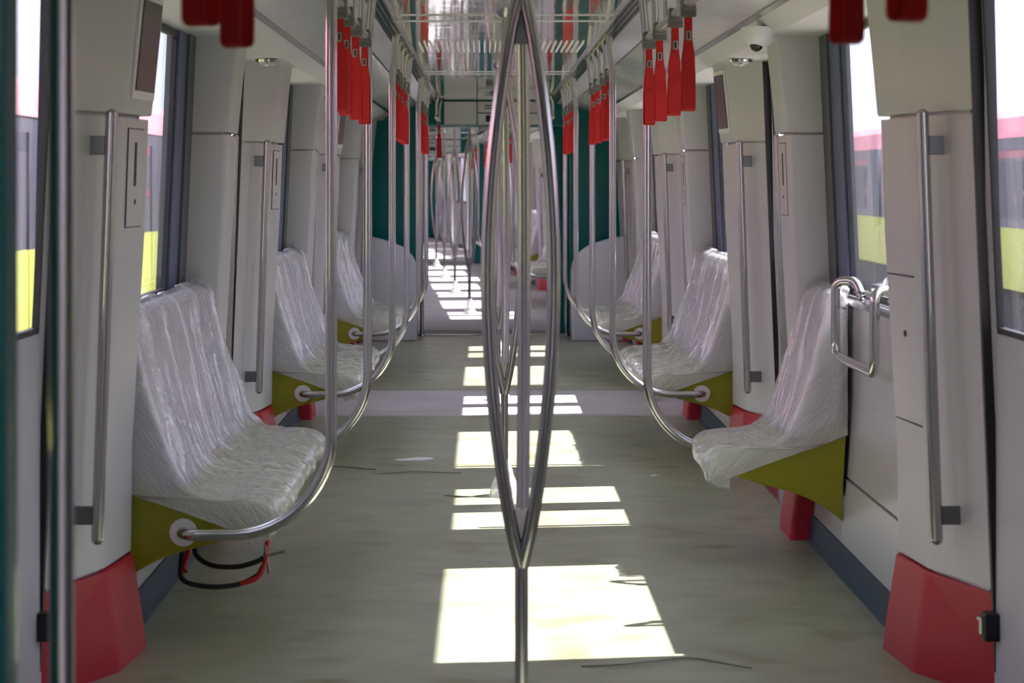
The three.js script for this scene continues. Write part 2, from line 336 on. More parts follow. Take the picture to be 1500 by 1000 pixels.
function plan(xa, y, q, grow = 0) {
  const r = 0.03, D = (q < 0 ? 0.36 : 0.16) + grow, xo = 1.30 - 0.04 * y, P = [[xo + 0.02, -D], [xo, -D]];
  const A = [xa + (q < 0 ? 0.025 : 0), 0], c0 = [xo - A[0], -D], L = Math.hypot(...c0), u = [c0[0] / L, c0[1] / L];
  for (const t of [0, 0.25, 0.5, 0.75, 1]) { const a = [A[0] + u[0] * r, A[1] + u[1] * r], b = [A[0], A[1] + r], k = 1 - t; P.push([k * k * a[0] + 2 * k * t * A[0] + t * t * b[0], k * k * a[1] + 2 * k * t * A[1] + t * t * b[1]]); }
  const B = [xa, 0.34 + grow], e = 0.02;
  for (const t of [0, 0.33, 0.67, 1]) { const k = 1 - t; P.push([k * k * B[0] + 2 * k * t * B[0] + t * t * (B[0] + e), k * k * (B[1] - e) + 2 * k * t * B[1] + t * t * B[1]]); }
  P.push([xo + 0.02, 0.34 + grow]);
  let R = P.map(([x, s]) => [x - 1.2, y, s]);
  if (q > 0) R = R.map(([x, yy, s]) => [x, yy, -s]).reverse();
  return R;
}
const XA = [[0.298, 1.152], [0.62, 1.148], [0.9, 1.132], [1.25, 1.112], [1.589, 1.10]];
const xa = (h) => { for (let i = 0; i + 1 < XA.length; i++) if (h <= XA[i + 1][0]) { const t = (h - XA[i][0]) / (XA[i + 1][0] - XA[i][0]); return XA[i][1] + t * (XA[i + 1][1] - XA[i][1]); } return 1.1; };
const pillarG = {};
for (const q of [-1, 1]) pillarG[q] = {
  lower: loft(XA.map(([h, x]) => plan(x, h, q))),
  upper: loft([[1.6, 1.094], [1.606, 1.09], [1.8, 1.072], [2.0, 1.05]].map(([h, x]) => plan(x, h, q, 0.004))),
  foot: loft([[0, 1.108], [0.06, 1.112], [0.282, 1.146], [0.288, 1.152]].map(([h, x]) => plan(x, h, q, h < 0.05 ? 0.012 : 0.004))),
  edge: loft([0.004, 0.7, 1.4, 1.97].map((y) => { const xo = 1.30 - 0.04 * y, D = q < 0 ? 0.36 : 0.16; let R = [[xo - 0.004, -D - 0.012], [xo + 0.045, -D - 0.012], [xo + 0.045, -D + 0.03], [xo - 0.004, -D + 0.03]].map(([x, z]) => [x - 1.2, y, z]); if (q > 0) R = R.map(([x, yy, z]) => [x, yy, -z]); return R; })),
  neck: loft([[1.57, 1.124], [1.62, 1.124]].map(([h, x]) => plan(x, h, q, -0.018))),
  ankle: loft([[0.27, 1.172], [0.32, 1.172]].map(([h, x]) => plan(x, h, q, -0.018))),
};
function pillar(car, side, bay, q, extra = '', label, grp) {
  const o = group('door_pillar');
  const G = pillarG[q], S = (g) => sided(g, side);
  part('lower_panel', S(G.lower), M.cream, o); const up = part('upper_box', S(G.upper), M.cream, o);
  const ft = part('foot_cover', S(G.foot), M.red, o); ft.userData.label = 'red plastic foot cover';
  part('rubber_edge', S(G.edge), M.rubber, o);
  part('inner_post', mergeGeometries([S(G.neck), S(G.ankle)]), M.cream, o);
  const mid = -q * 0.17;
  const tilted = (g, h) => { const k = Math.atan2(xa(h - 0.1) - xa(h + 0.1), 0.2); g.rotateZ(k); if (q < 0) g.rotateY(0.0735); g.translate(xa(h) - 1.2 + (q < 0 ? 0.0125 : 0), h, -mid); return S(flat(g)); };
  if (extra.includes('screen')) {
    const put = (g) => { g.rotateZ(0.1); g.rotateY(0.0735); g.translate(1.083 - 1.2, 1.80, -mid); return S(flat(g)); };
    part('screen_frame', put(new RoundedBoxGeometry(0.012, 0.31, 0.29, 2, 0.004)), M.white, up);
    part('screen', put(new RoundedBoxGeometry(0.02, 0.265, 0.245, 2, 0.003)), M.screen, up).userData.label = 'dark display panel';
  }
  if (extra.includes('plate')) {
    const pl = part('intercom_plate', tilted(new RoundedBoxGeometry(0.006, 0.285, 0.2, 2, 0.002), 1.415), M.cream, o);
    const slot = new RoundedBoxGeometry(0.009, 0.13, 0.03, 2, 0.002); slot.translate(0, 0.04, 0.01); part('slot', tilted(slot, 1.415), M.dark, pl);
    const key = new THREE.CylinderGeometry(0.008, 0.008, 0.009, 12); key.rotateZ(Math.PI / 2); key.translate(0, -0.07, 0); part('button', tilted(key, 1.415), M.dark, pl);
    const rim = new RoundedBoxGeometry(0.003, 0.291, 0.206, 2, 0.001); part('gap_shade_rim', tilted(rim, 1.415), M.rubber, pl);  // black rim stands in for the shaded gap round the plate
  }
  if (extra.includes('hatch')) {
    for (const [h, d] of [[1.13, 0.3], [0.7, 0.3]]) part('seam_shade_strip', tilted(new THREE.BoxGeometry(0.003, 0.004, d), h), M.rubber, o);  // thin black strips paint the dark of the open panel seams
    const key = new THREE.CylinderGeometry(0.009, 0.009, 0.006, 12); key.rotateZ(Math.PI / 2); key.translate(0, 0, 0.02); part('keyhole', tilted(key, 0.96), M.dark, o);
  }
  const bolt = cyl(0, 1.966, -mid * 0 + (q < 0 ? 0.05 : -0.05), 0.008, 0.012); bolt.translate((1.2 - 1.2), 0, 0); part('bolt', S(bolt.toNonIndexed()), M.steelSatin, up);
  tag(o, label, 'pillar', grp);
  settle(o, car, side * 1.2, 0, bay + q * 1.40);
  return o;
}
function grabBar(car, side, bay, q, label, grp) {
  const o = group('grab_bar'), s = 0;
  const top = [1.128 - 1.2, 1.59], bot = [1.168 - 1.2, 0.41];
  part('tube', sided(bentTube([[top[0], top[1], s], [bot[0], bot[1], s]], 0.0175, 0, 16), side), M.steel, o);
  for (const h of [1.505, 0.475]) {
    const x = bot[0] + (top[0] - bot[0]) * (h - bot[1]) / (top[1] - bot[1]);
    part('bracket', sided(block(x + 0.035, h, s - q * 0.004, 0.07, 0.052, 0.014, 0.004).toNonIndexed(), side), M.bracket, o);
    part('bracket_foot', sided(block(x + 0.066, h, s - q * 0.05, 0.014, 0.052, 0.10, 0.004).toNonIndexed(), side), M.bracket, o);
  }
  tag(o, label, 'grab bar', grp);
  settle(o, car, side * 1.2, 0, bay + q * 1.59);
}
const EXTRA = { '-1:0:-1': 'screen plate', '-1:1:-1': 'plate', '-1:2:-1': 'screen', '1:0:1': 'plate', '1:1:1': 'plate', '1:1:-1': 'screen', '1:0:-1': 'hatch' };
for (const car of [1, 2]) for (const side of [-1, 1]) {
  BAYS.forEach((bay, k) => {
    for (const q of [-1, 1]) {
      const ex = car === 1 ? EXTRA[`${side}:${k}:${q}`] ?? '' : '';
      let label = `plain cream door pillar ${TURNED(q)}, ${BAY[k]}, ${SIDE(side)}`, grp = 'plain door pillars';
      if (ex === 'screen plate') { label = 'cream door pillar with both dark screen and intercom plate'; grp = undefined; }
      else if (ex === 'screen') { label = `cream door pillar with dark screen, no intercom plate, ${SIDE(side)}`; grp = 'door pillars with a screen'; }
      else if (ex === 'plate') { label = `cream door pillar with slotted intercom plate, no screen, ${BAY[k]}, ${SIDE(side)}`; grp = 'door pillars with an intercom plate'; }
      else if (ex === 'hatch') { label = 'cream door pillar with keyhole hatch beside the steel leaning rail'; grp = undefined; }
      if (car === 2) { label = 'cream door pillar in the next car beyond the gangway'; grp = 'door pillars of the next car'; }
      pillar(car, side, bay, q, ex, label, grp);
      grabBar(car, side, bay, q, car === 1 ? `steel grab bar on door pillar ${TURNED(q)}, ${BAY[k]}, ${SIDE(side)}` : 'vertical steel grab bar in the next car', car === 1 ? 'grab bars on the door pillars' : 'grab bars of the next car');
    }
  });
  if (car === 1) {
    pillar(1, side, 21.94, -1, '', `cream door pillar beside the teal end wall, ${SIDE(side)}`, 'pillars at the teal end wall');
    grabBar(1, side, 21.94, -1, `steel grab bar in front of grey end partition, ${SIDE(side)}`, 'grab bars at the end partitions');
  }
}

// ---------------------------------------------------------------- seats
const FRONT = [[1.205, 1.0], [1.175, 0.985], [1.15, 0.9], [1.12, 0.78], [1.08, 0.66], [1.04, 0.55], [1.01, 0.49], [0.97, 0.452], [0.9, 0.432], [0.82, 0.428], [0.765, 0.42], [0.738, 0.4], [0.74, 0.372]];
const splineF = new THREE.CatmullRomCurve3(FRONT.map(([x, y]) => new THREE.Vector3(x, y, 0)));
const splinePts = (n) => splineF.getSpacedPoints(n).map((p) => [p.x, p.y]);
function seatGeo(len, wrapLow) {
  const h = len / 2, all = splinePts(40);
  const backP = all.filter(([x, y]) => y > 0.475), cushP = all.filter(([x, y]) => y <= 0.50);
  const back = prism([...backP, [backP.at(-1)[0] + 0.02, 0.45], [1.2, 0.45], [1.21, 0.7], [1.222, 1.0]], -h, h, 0.012);
  const cush = prism([...cushP, [0.78, 0.352], [0.95, 0.378], [1.08, 0.42], [1.1, 0.48]], -h, h, 0.012);
  const shellP = new THREE.Shape();
  shellP.moveTo(1.203, 0.175); shellP.quadraticCurveTo(1.12, 0.262, 0.95, 0.3); shellP.quadraticCurveTo(0.84, 0.325, 0.775, 0.362); shellP.lineTo(0.95, 0.405); shellP.lineTo(1.07, 0.455); shellP.lineTo(1.13, 0.52); shellP.lineTo(1.222, 0.525); shellP.closePath();
  const end = (s) => prism(shellP, s, s + 0.05, 0.006);
  const under = prism([[1.21, 0.26], [0.95, 0.325], [0.785, 0.362], [0.95, 0.385], [1.1, 0.43], [1.222, 0.47]], -h + 0.04, h - 0.04);
  // plastic sheet draped over the seat: closed outline along the bench with puckered ends
  const NU = 84, NV = Math.round(len * 70), low = wrapLow;
  const outline = [[1.222, 1.004], [1.216, 1.01], ...all, [0.75, low], [0.80, low - 0.012]];
  const cv = new THREE.CatmullRomCurve3(outline.map(([x, y]) => new THREE.Vector3(x, y, 0))), ring = cv.getSpacedPoints(NU), pos = [], idx = [];
  const rows = NV + 17;
  for (let j = 0; j < rows; j++) {
    const e = j < 8 ? 8 - j : j > rows - 9 ? j - (rows - 9) : 0;                 // end caps
    const v = Math.max(0, Math.min(1, (j - 8) / NV)), s0 = -h - 0.008 + v * (len + 0.016), out = e ? Math.sign(j - 20) * (0.008 * Math.min(e, 3)) : 0, s = s0;
    for (let i = 0; i <= NU; i++) {
      const u = i / NU, p = ring[i], a = ring[Math.max(0, i - 1)], b = ring[Math.min(NU, i + 1)], tx = b.x - a.x, ty = b.y - a.y, L = Math.hypot(tx, ty) || 1;
            const isBack = Math.max(0, Math.min(1, (p.y - 0.47) / 0.1));
      const ridge = (q, w) => Math.exp(-((Math.abs(q) / w) ** 1.2));
      const fan = s * (1 + (1 - p.y) * 0.3) + (1 - p.y) * 0.5 + 0.10 * nz(s * 2.7, p.y * 2.9, 41) + 0.03 * nz(s * 8, p.y * 9, 43);                   // folds run down and along the bench
      const b1 = ridge(nz(fan * 2.6, p.y * 0.5, 3.3), 0.06), b2 = ridge(nz(fan * 6 + 3, p.y * 1.3, 8.1), 0.05), b3 = nz(s * 3.2, p.y * 3.4, 18.1);
      const c1 = ridge(nz(p.x * 4 + s * 1.2, s * 3.2, 1.7), 0.05), c2 = ridge(nz(p.x * 9 - s * 3, s * 6, 6.4), 0.04), c3 = nz(p.x * 6, s * 5, 2.4);
      let amp = 0.014 + isBack * (0.015 * b1 + 0.006 * b2 + 0.009 * b3) + (1 - isBack) * (0.008 * c1 + 0.006 * c2 + 0.007 * c3);
      if (u > 0.88) amp += 0.016 * nz(s * 14, u * 30, 4.2) + 0.008;
      let x = p.x + ty / L * amp, y = p.y - tx / L * amp;
      if (e) { const k = [1, 0.985, 0.95, 0.86, 0.68, 0.46, 0.24, 0.06, 0][e]; x = 1.222 + (x - 1.222) * k; y = Math.max(y, x < 0.79 ? 0.34 : 0.335 + (x - 0.79) * 0.36 + 0.006 * nz(x * 22, e, 3)); if (p.y > 0.95) y -= (1 - k) * 0.03; }
      pos.push(x, y + (u > 0.93 ? 0.012 * nz(s * 9, 2.2, 7.7) : 0), -(s + out * (1 + 0.5 * nz(p.y * 14, p.x * 14, e * 0.9))));
    }
  }
  const W = NU + 1;
  for (let j = 0; j + 1 < rows; j++) for (let i = 0; i < NU; i++) { const a = j * W + i; idx.push(a, a + 1, a + W + 1, a, a + W + 1, a + W); }
  const cover = new THREE.BufferGeometry(); cover.setAttribute('position', new THREE.Float32BufferAttribute(pos, 3)); cover.setIndex(idx); cover.computeVertexNormals();
  const coverN = cover.toNonIndexed(); { const P = coverN.attributes.position, U = new Float32Array(P.count * 2); for (let i = 0; i < P.count; i++) { U[2 * i] = P.getZ(i) + P.getX(i) * 0.6; U[2 * i + 1] = P.getY(i) - P.getX(i) * 0.9; } coverN.setAttribute('uv', new THREE.BufferAttribute(U, 2)); }
  for (const g of [back, cush, under, coverN]) g.translate(-1.2, 0, 0);
  const e0 = end(-h - 0.012), e1 = end(h - 0.038); e0.translate(-1.2, 0, 0); e1.translate(-1.2, 0, 0);
  return { back, cush, under, cover: coverN, ends: [e0, e1] };
}
const longSeat = seatGeo(2.05, 0.35), shortSeat = seatGeo(0.66, 0.33), seatSides = new Map();
function seat(car, side, s, G, label, grp) {
  if (!seatSides.has(G)) seatSides.set(G, {});
  const c = seatSides.get(G);
  if (!c[side]) {
    const o = new THREE.Group();
    for (const e of G.ends) part('side_bracket', sided(e, side), M.olive, o).userData.label = 'olive yellow side bracket';
    part('seat_pan', sided(G.under, side), M.olive, o);
    part('cushion', sided(G.cush, side), M.cushion, o);
    part('backrest', sided(G.back, side), M.backrest, o);
    part('plastic_cover', sided(G.cover, side), M.plastic, o).userData.label = 'crumpled clear plastic cover';
    c[side] = o;
  }
  const o = c[side].clone(); o.name = numbered('bench_seat');
  o.children.forEach((m, i) => { m.userData = { ...c[side].children[i].userData }; });
  tag(o, label, 'seat', grp); settle(o, car, side * 1.2, 0, s);
}
seat(1, -1, 8.05, longSeat, 'plastic-wrapped bench seat with loose cables hanging below it');
seat(1, 1, 8.745, shortSeat, 'short plastic-wrapped seat next to the steel leaning rail');
for (const [side, k] of [[-1, 1], [1, 1], [-1, 2], [1, 2]]) seat(1, side, BAYS[k], longSeat, `plastic-wrapped bench seat in the ${BAY[k]}, ${SIDE(side)}`, 'bench seats farther down the car');
for (const side of [-1, 1]) for (const b of BAYS) seat(2, side, b, longSeat, 'plastic-wrapped bench seat in the next car', 'bench seats of the next car');

// ---------------------------------------------------------------- stanchions at the seat ends, strap rails, straps
const stanchionG = [1, -1].map((t) => bentTube([[1.0, 0.345, 0.062 * t], [1.0, 0.345, 0], [0.55, 0.345, 0], [0.55, 1.955, 0], [0.53, 2.15, 0]].map(([x, y, s]) => [x - 0.55, y, s]), 0.0175, [0, 0.03, 0.30, 0.04, 0], 16));
function stanchion(car, side, s, label, grp, far = false) {
  const o = group('stanchion');
  part('tube', sided(stanchionG[far ? 1 : 0], side), M.steel, o);
  part('wall_flange', sided(cyl(0.45, 0.345, far ? -0.054 : 0.054, 0.042, 0.012, 's').toNonIndexed(), side), M.white, o).userData.label = 'white plastic washer';
  part('ceiling_flange', cyl(-side * 0.02, 2.142, 0, 0.03, 0.012), M.steel, o);
  tag(o, label, 'stanchion', grp); settle(o, car, side * 0.55, 0, s);
}
for (const [k, bay] of BAYS.entries()) for (const side of [-1, 1]) {
  const grp = 'curved stanchions at the seat ends', lab = (q) => [`curved steel stanchion at bench end ${TURNED(q)}, ${BAY[k]}, ${SIDE(side)}`, grp];
  if (!(side > 0 && k === 0)) stanchion(1, side, bay - 1.089, ...lab(-1));
  stanchion(1, side, bay + (side > 0 && k === 0 ? 1.089 : 1.089), ...lab(1), true);
  for (const e of [-1.089, 1.089]) stanchion(2, side, bay + e, 'curved steel stanchion in the next car', 'curved stanchions of the next car', e > 0);
}
function strapGeo(w0, sw) {           // a closed webbing loop: narrow neck, buckle, wide hanging loop
  const P = []; const n = 46;
  for (let i = 0; i <= n; i++) {
    const t = i / n * 2 - 1, a = Math.abs(t), y = a > 0.93 ? -0.0 - (1 - a) * 0.0 : 0;
    const yy = -0.30 * Math.cos(t * Math.PI / 2) ** 0.55 - 0.0, z = Math.sign(t) * (a > 0.75 ? 0.004 + (1 - a) * 0.03 : 0.0115 + (0.022 - 0.0115) * Math.cos((a - 0.35) * 2.2)) * (a < 0.25 ? Math.sin(a / 0.25 * Math.PI / 2) : 1);
    P.push([yy, z, (yy > -0.085 ? w0 * 0.62 : yy > -0.115 ? w0 * (0.62 + 0.38 * (-0.085 - yy) / 0.03) : w0)]);
  }
  const pos = [], idx = [];
  P.forEach(([y, z, w]) => { for (const [dx, off] of [[-1, 0], [1, 0], [1, 1], [-1, 1]]) pos.push(dx * w / 2 + sw * y * 0.1, y + (off && y < -0.27 ? 0.002 : 0), z * (off ? 0.8 : 1) - (off && Math.abs(z) < 0.004 ? 0 : 0)); });
  for (let i = 0; i + 1 < P.length; i++) for (let k = 0; k < 4; k++) { const a = i * 4 + k, b = i * 4 + (k + 1) % 4; idx.push(a, b, b + 4, a, b + 4, a + 4); }
  const g = new THREE.BufferGeometry(); g.setAttribute('position', new THREE.Float32BufferAttribute(pos, 3)); g.setIndex(idx); return metric(toCreasedNormals(g, 0.7));
}
const strapV = [strapGeo(0.04, 0), strapGeo(0.04, 0.15), strapGeo(0.042, -0.12)];
const clampG = mergeGeometries([block(0, 0.0, 0, 0.046, 0.046, 0.04, 0.008), block(0, -0.028, 0, 0.05, 0.032, 0.026, 0.004)]);
const RAIL = 1.965;
let strapCount = 0;
function strap(car, x, s, label, grp, turn) {
  const o = group('hanging_strap'), i = strapCount++;
  part('webbing', strapV[i % 3], M.strap, o);
  const bk = part('buckle', block(0, -0.062, -0.006, 0.016, 0.03, 0.006, 0.002), M.buckle, o); part('rivet', block(0, -0.062, -0.010, 0.006, 0.02, 0.003, 0.001), M.dark, bk);
  const c = part('clamp', clampG, M.clamp, o); c.position.y = 0.04; c.userData.label = 'grey plastic rail clamp';
  tag(o, label, 'strap', grp); settle(o, car, x, RAIL - 0.04, s, turn ?? 0);
}
function rail(car, side, s0, s1, hang, label, grp, x = 0.55) {
  const o = group('strap_rail'), mid = (s0 + s1) / 2;
  part('tube', bentTube([[0, RAIL, s0 - mid], [0, RAIL, s1 - mid]], 0.0175, 0, 14), M.steel, o);
  for (const h of hang) {
    part('hanger', bentTube([[0, RAIL, h - mid], [0, 2.08, h - mid], [-side * 0.015, 2.15, h - mid]], 0.013, [0, 0.03, 0], 10), M.steel, o);
    part('ceiling_flange', cyl(-side * 0.015, 2.143, h - mid, 0.022, 0.01), M.steel, o);
  }
  tag(o, label, 'rail', grp); settle(o, car, side * x, 0, mid);
}
for (const car of [1, 2]) for (const side of [-1, 1]) for (const [k, bay] of BAYS.entries()) {
  const nearEnd = car === 1 && side > 0 && k === 0 ? bay - 1.3 : bay - 1.089;
  rail(car, side, nearEnd, bay + 1.089, [bay - 0.45, bay + 0.1, bay + 0.65].concat(nearEnd < bay - 1.2 ? [nearEnd + 0.03] : []), car === 1 ? `steel overhead rail carrying red straps, ${BAY[k]}, ${SIDE(side)}` : 'steel overhead strap rail in the next car', car === 1 ? 'overhead strap rails' : 'strap rails of the next car');
  const off = side < 0 ? [-0.68, -0.3, 0.22, 0.86] : [-0.75, -0.25, 0.44, 0.98];
  off.forEach((e, n) => strap(car, side * 0.55, bay + e, car === 1 ? `red hanging strap, ${['fourth', 'third', 'second', 'first'][n]} from the teal end, ${BAY[k]}, ${SIDE(side)}` : 'red hanging strap in the next car', car === 1 ? 'red hanging straps above the seats' : 'red straps of the next car', side * 0.12));
}
for (const side of [-1, 1]) {
  rail(1, side, 3.1, 4.7, [3.15, 4.65], `steel overhead strap rail next to near gangway, ${SIDE(side)}`, 'end strap rails', 0.5);
  for (const s of [3.35, 3.87]) strap(1, side * 0.5, s + (side > 0 ? -0.1 : 0), `red strap near the near gangway, ${s > 3.5 ? 'second' : 'first'} from it, ${SIDE(side)}`, 'straps near the near gangway', side * 0.5);
  rail(1, side, 19.9, 21.3, [19.95, 21.25], `steel overhead strap rail before the teal end wall, ${SIDE(side)}`, 'strap rails at the teal end', 0.5);
  strap(1, side * 0.5, 21.0, `single red hanging strap before the teal end wall, ${SIDE(side)}`, 'straps before the teal end wall', side * 0.1);
}
// straight stanchions beside the gangway portals
for (const side of [-1, 1]) for (const [s, label, grp] of [[3.13, 'straight steel stanchion beside the near teal portal', 'stanchions at the near portal'], [21.3, 'straight steel stanchion beside the far teal portal', 'stanchions at the far portal']]) {
  const o = group('straight_stanchion');
  part('tube', cyl(0, 1.08, 0, 0.0175, 2.15), M.steel, o); part('floor_flange', cyl(0, 0.008, 0, 0.045, 0.016, 'y', 0.035), M.steel, o);
  part('ceiling_flange', cyl(0, 2.115, 0, 0.04, 0.03), M.steel, o);
  tag(o, `${label}, ${SIDE(side)}`, 'stanchion', grp); settle(o, 1, side * 0.662, 0, s);
}

// ---------------------------------------------------------------- centre poles that open into three bowed tubes
const LOW = 0.46, TOP = 1.88;
const poleProto = (() => {
  const o = new THREE.Group();
  part('lower_tube', cyl(0, LOW / 2 + 0.01, 0, 0.0165, LOW, 'y', 0.0165, 18), M.steel, o);
  part('upper_tube', cyl(0, (TOP + 2.16) / 2 - 0.01, 0, 0.0165, 2.16 - TOP + 0.02, 'y', 0.0165, 18), M.steel, o);
  for (const deg of [155, 32, 275]) {
    const a = deg * Math.PI / 180, pts = [];
    for (let i = 0; i <= 16; i++) { const t = i / 16, r = 0.090 * Math.sin(Math.PI * t) ** 0.82 + 0.002; pts.push([r * Math.cos(a), LOW + (TOP - LOW) * t, -r * Math.sin(a)]); }
    part('bowed_tube', tube(pts, 0.0165, 72, 16), M.steel, o);
  }
  for (const [y, e] of [[LOW + 0.09, 1], [TOP - 0.09, -1]]) {
    const sh = new THREE.Shape([[-0.002, -0.1], [0.002, -0.1], [0.028, 0.05], [-0.028, 0.05]].map(([x, q]) => new THREE.Vector2(x, q * e)));
    const g = new THREE.ExtrudeGeometry(sh, { depth: 0.012, bevelEnabled: false }); g.translate(0, y, -0.006); part('gusset', g, M.steelSatin, o);
  }
  part('floor_flange', cyl(0, 0.012, 0, 0.055, 0.024, 'y', 0.03), M.steel, o);
  part('ceiling_flange', cyl(0, 2.15, 0, 0.03, 0.02, 'y', 0.05), M.steel, o);
  return o;
})();
// bunched plastic wrap round a pole foot
const wrapG = (() => {
  const pos = [], idx = [], N = 40, K = 14;
  for (let k = 0; k <= K; k++) for (let i = 0; i < N; i++) {
    const t = k / K, a = i / N * 2 * Math.PI, r = 0.022 + 0.055 * (1 - t) ** 1.3 + (1 - t * 0.6) * 0.014 * nz(Math.cos(a) * 3.2 + 4, Math.sin(a) * 3.2, t * 4) + 0.006 * nz(Math.cos(a) * 9, Math.sin(a) * 9, t * 7);
    pos.push(Math.cos(a) * r, 0.002 + t * 0.16 + 0.012 * nz(Math.cos(a) * 2, Math.sin(a) * 2, 9) * t, Math.sin(a) * r);
  }
  for (let k = 0; k < K; k++) for (let i = 0; i < N; i++) { const a = k * N + i, b = k * N + (i + 1) % N; idx.push(a, b + N, b, a, a + N, b + N); }
  const g = new THREE.BufferGeometry(); g.setAttribute('position', new THREE.Float32BufferAttribute(pos, 3)); g.setIndex(idx); g.computeVertexNormals(); return g;
})();
for (const car of [1, 2, 3]) for (const [k, s] of [5.70, 10.38, 15.0, 19.6].entries()) {
  const o = poleProto.clone(); o.name = numbered('centre_pole');
  const where = ['', ['', 'between leaning-rail bay and middle bay', 'between middle bay and teal-end bay', 'in the doorway before the teal end wall'][k], 'in the next car beyond the gangway', 'in the third car'][car];
  const lab = car === 1 && k === 0 ? 'steel pole splitting into three bowed tubes, foot not wrapped' : `steel pole of three bowed tubes ${where}`;
  tag(o, lab, 'pole', car === 1 ? (k ? 'centre poles with wrapped feet' : undefined) : ['', '', 'centre poles of the next car', 'centre poles of the third car'][car]);
  settle(o, car, 0, 0, s);
  if (car === 1 && k === 0) continue;
  const w = new THREE.Mesh(wrapG, M.plastic); w.name = numbered('plastic_wrap');
  tag(w, ['', `crumpled plastic wrap on pole foot ${where}`, 'plastic wrap round a pole foot in the next car', 'plastic wrap round a pole foot in the third car'][car], 'plastic wrap', ['', 'plastic wraps on pole feet', 'plastic wraps of the next car', 'plastic wraps of the third car'][car]);
  settle(w, car, 0, 0, s);
}

// ---------------------------------------------------------------- leaning rail by the short seat
{
  const o = group('leaning_rail'), mid = 7.88;
  const R = 0.0165, a = 7.47 - mid, b = 8.3 - mid;
  part('loop', bentTube([[0.045, 1.0, b - 0.07], [0.03, 1.055, b - 0.05], [-0.035, 1.05, b], [-0.035, 0.785, b], [-0.035, 0.785, a], [-0.035, 1.05, a], [0.03, 1.055, a + 0.05], [0.045, 1.0, a + 0.07]], R, [0, 0.028, 0.03, 0.05, 0.05, 0.03, 0.028, 0], 14), M.steel, o);
  for (const s of [a + 0.07, b - 0.07]) part('foot', cyl(0.045, 1.014, s, 0.026, 0.008), M.steel, o);
  tag(o, 'steel tube leaning rail looped over the window sill', 'rail'); settle(o, 1, 1.2, 0, mid);
}
// ---------------------------------------------------------------- end partitions
for (const side of [-1, 1]) {
  const o = group('end_partition'), sh = new THREE.Shape();
  sh.moveTo(0.69, 0.002); sh.lineTo(0.69, 0.62); sh.quadraticCurveTo(0.70, 0.80, 0.88, 0.865); sh.quadraticCurveTo(1.05, 0.925, 1.2, 0.935); sh.lineTo(1.2, 0.002); sh.closePath();
  const g = prism(sh, 0, 0.12, 0.012, 14); g.translate(-0.95, 0, 0); part('panel', sided(g, side), M.leafGrey, o);
  const g2 = prism(sh, 0.135, 0.5, 0.01, 14); g2.translate(-0.95, -0.0, 0); g2.scale(0.985, 0.97, 1); part('locker_body', sided(g2, side), M.leafGrey, o);
  tag(o, `grey end partition with curved top before teal wall, ${SIDE(side)}`, 'partition', 'end partitions'); settle(o, 1, side * 0.95, 0, 20.56);
}
// ---------------------------------------------------------------- small fittings
for (const side of [-1, 1]) for (const b of BAYS) for (const s of [b - 1.9]) {
  const o = group('ceiling_lamp');
  part('rim', cyl(0, -0.005, 0, 0.052, 0.012, 'y', 0.056), M.steelSatin, o);
  const l = new THREE.SphereGeometry(0.042, 20, 8, 0, 6.2832, Math.PI / 2, Math.PI / 2); l.scale(1, 0.5, 1); l.translate(0, -0.010, 0); part('lens', l, M.lens, o);
  const nub = new THREE.SphereGeometry(0.014, 12, 8); nub.scale(1, 0.7, 1); nub.translate(0, -0.022, 0); part('diode', nub, M.white, o);
  tag(o, `small round clear soffit lamp by the ${b === BAYS[0] ? BAY[0] : b === BAYS[1] ? BAY[1] : BAY[2]}, ${SIDE(side)}`, 'lamp', 'round soffit lamps'); settle(o, 1, side * 1.1, 1.972, s);
}
{
  const o = group('dome_camera');
  part('collar', cyl(0, -0.012, 0, 0.066, 0.03, 'y', 0.07, 28), M.white, o);
  const d = new THREE.SphereGeometry(0.062, 28, 12, 0, 6.2832, Math.PI / 2, Math.PI / 2); d.scale(1, 0.85, 1); d.translate(0, -0.025, 0); part('dome', d, M.white, o);
  const e = new THREE.SphereGeometry(0.026, 18, 12); e.translate(-0.012, -0.066, 0.012); part('lens', e, M.screen, o);
  tag(o, 'white dome surveillance camera under the soffit edge', 'camera'); settle(o, 1, 0.975, 2.0, 9.0);
}
for (const side of [-1, 1]) {
  const o = group('door_latch');
  part('housing', block(0, 0.205, 0, 0.045, 0.075, 0.06, 0.006), M.rubber, o);
  const h = part('striker', cyl(-side * 0.024, 0.205, 0, 0.008, 0.04), M.steel, o); part('screw', cyl(-side * 0.026, 0.228, 0, 0.012, 0.008), M.steel, h);
  tag(o, `small black door latch low on a door edge, ${SIDE(side)}`, 'latch', 'door latches'); settle(o, 1, side * 1.275, 0, 6.26);
}
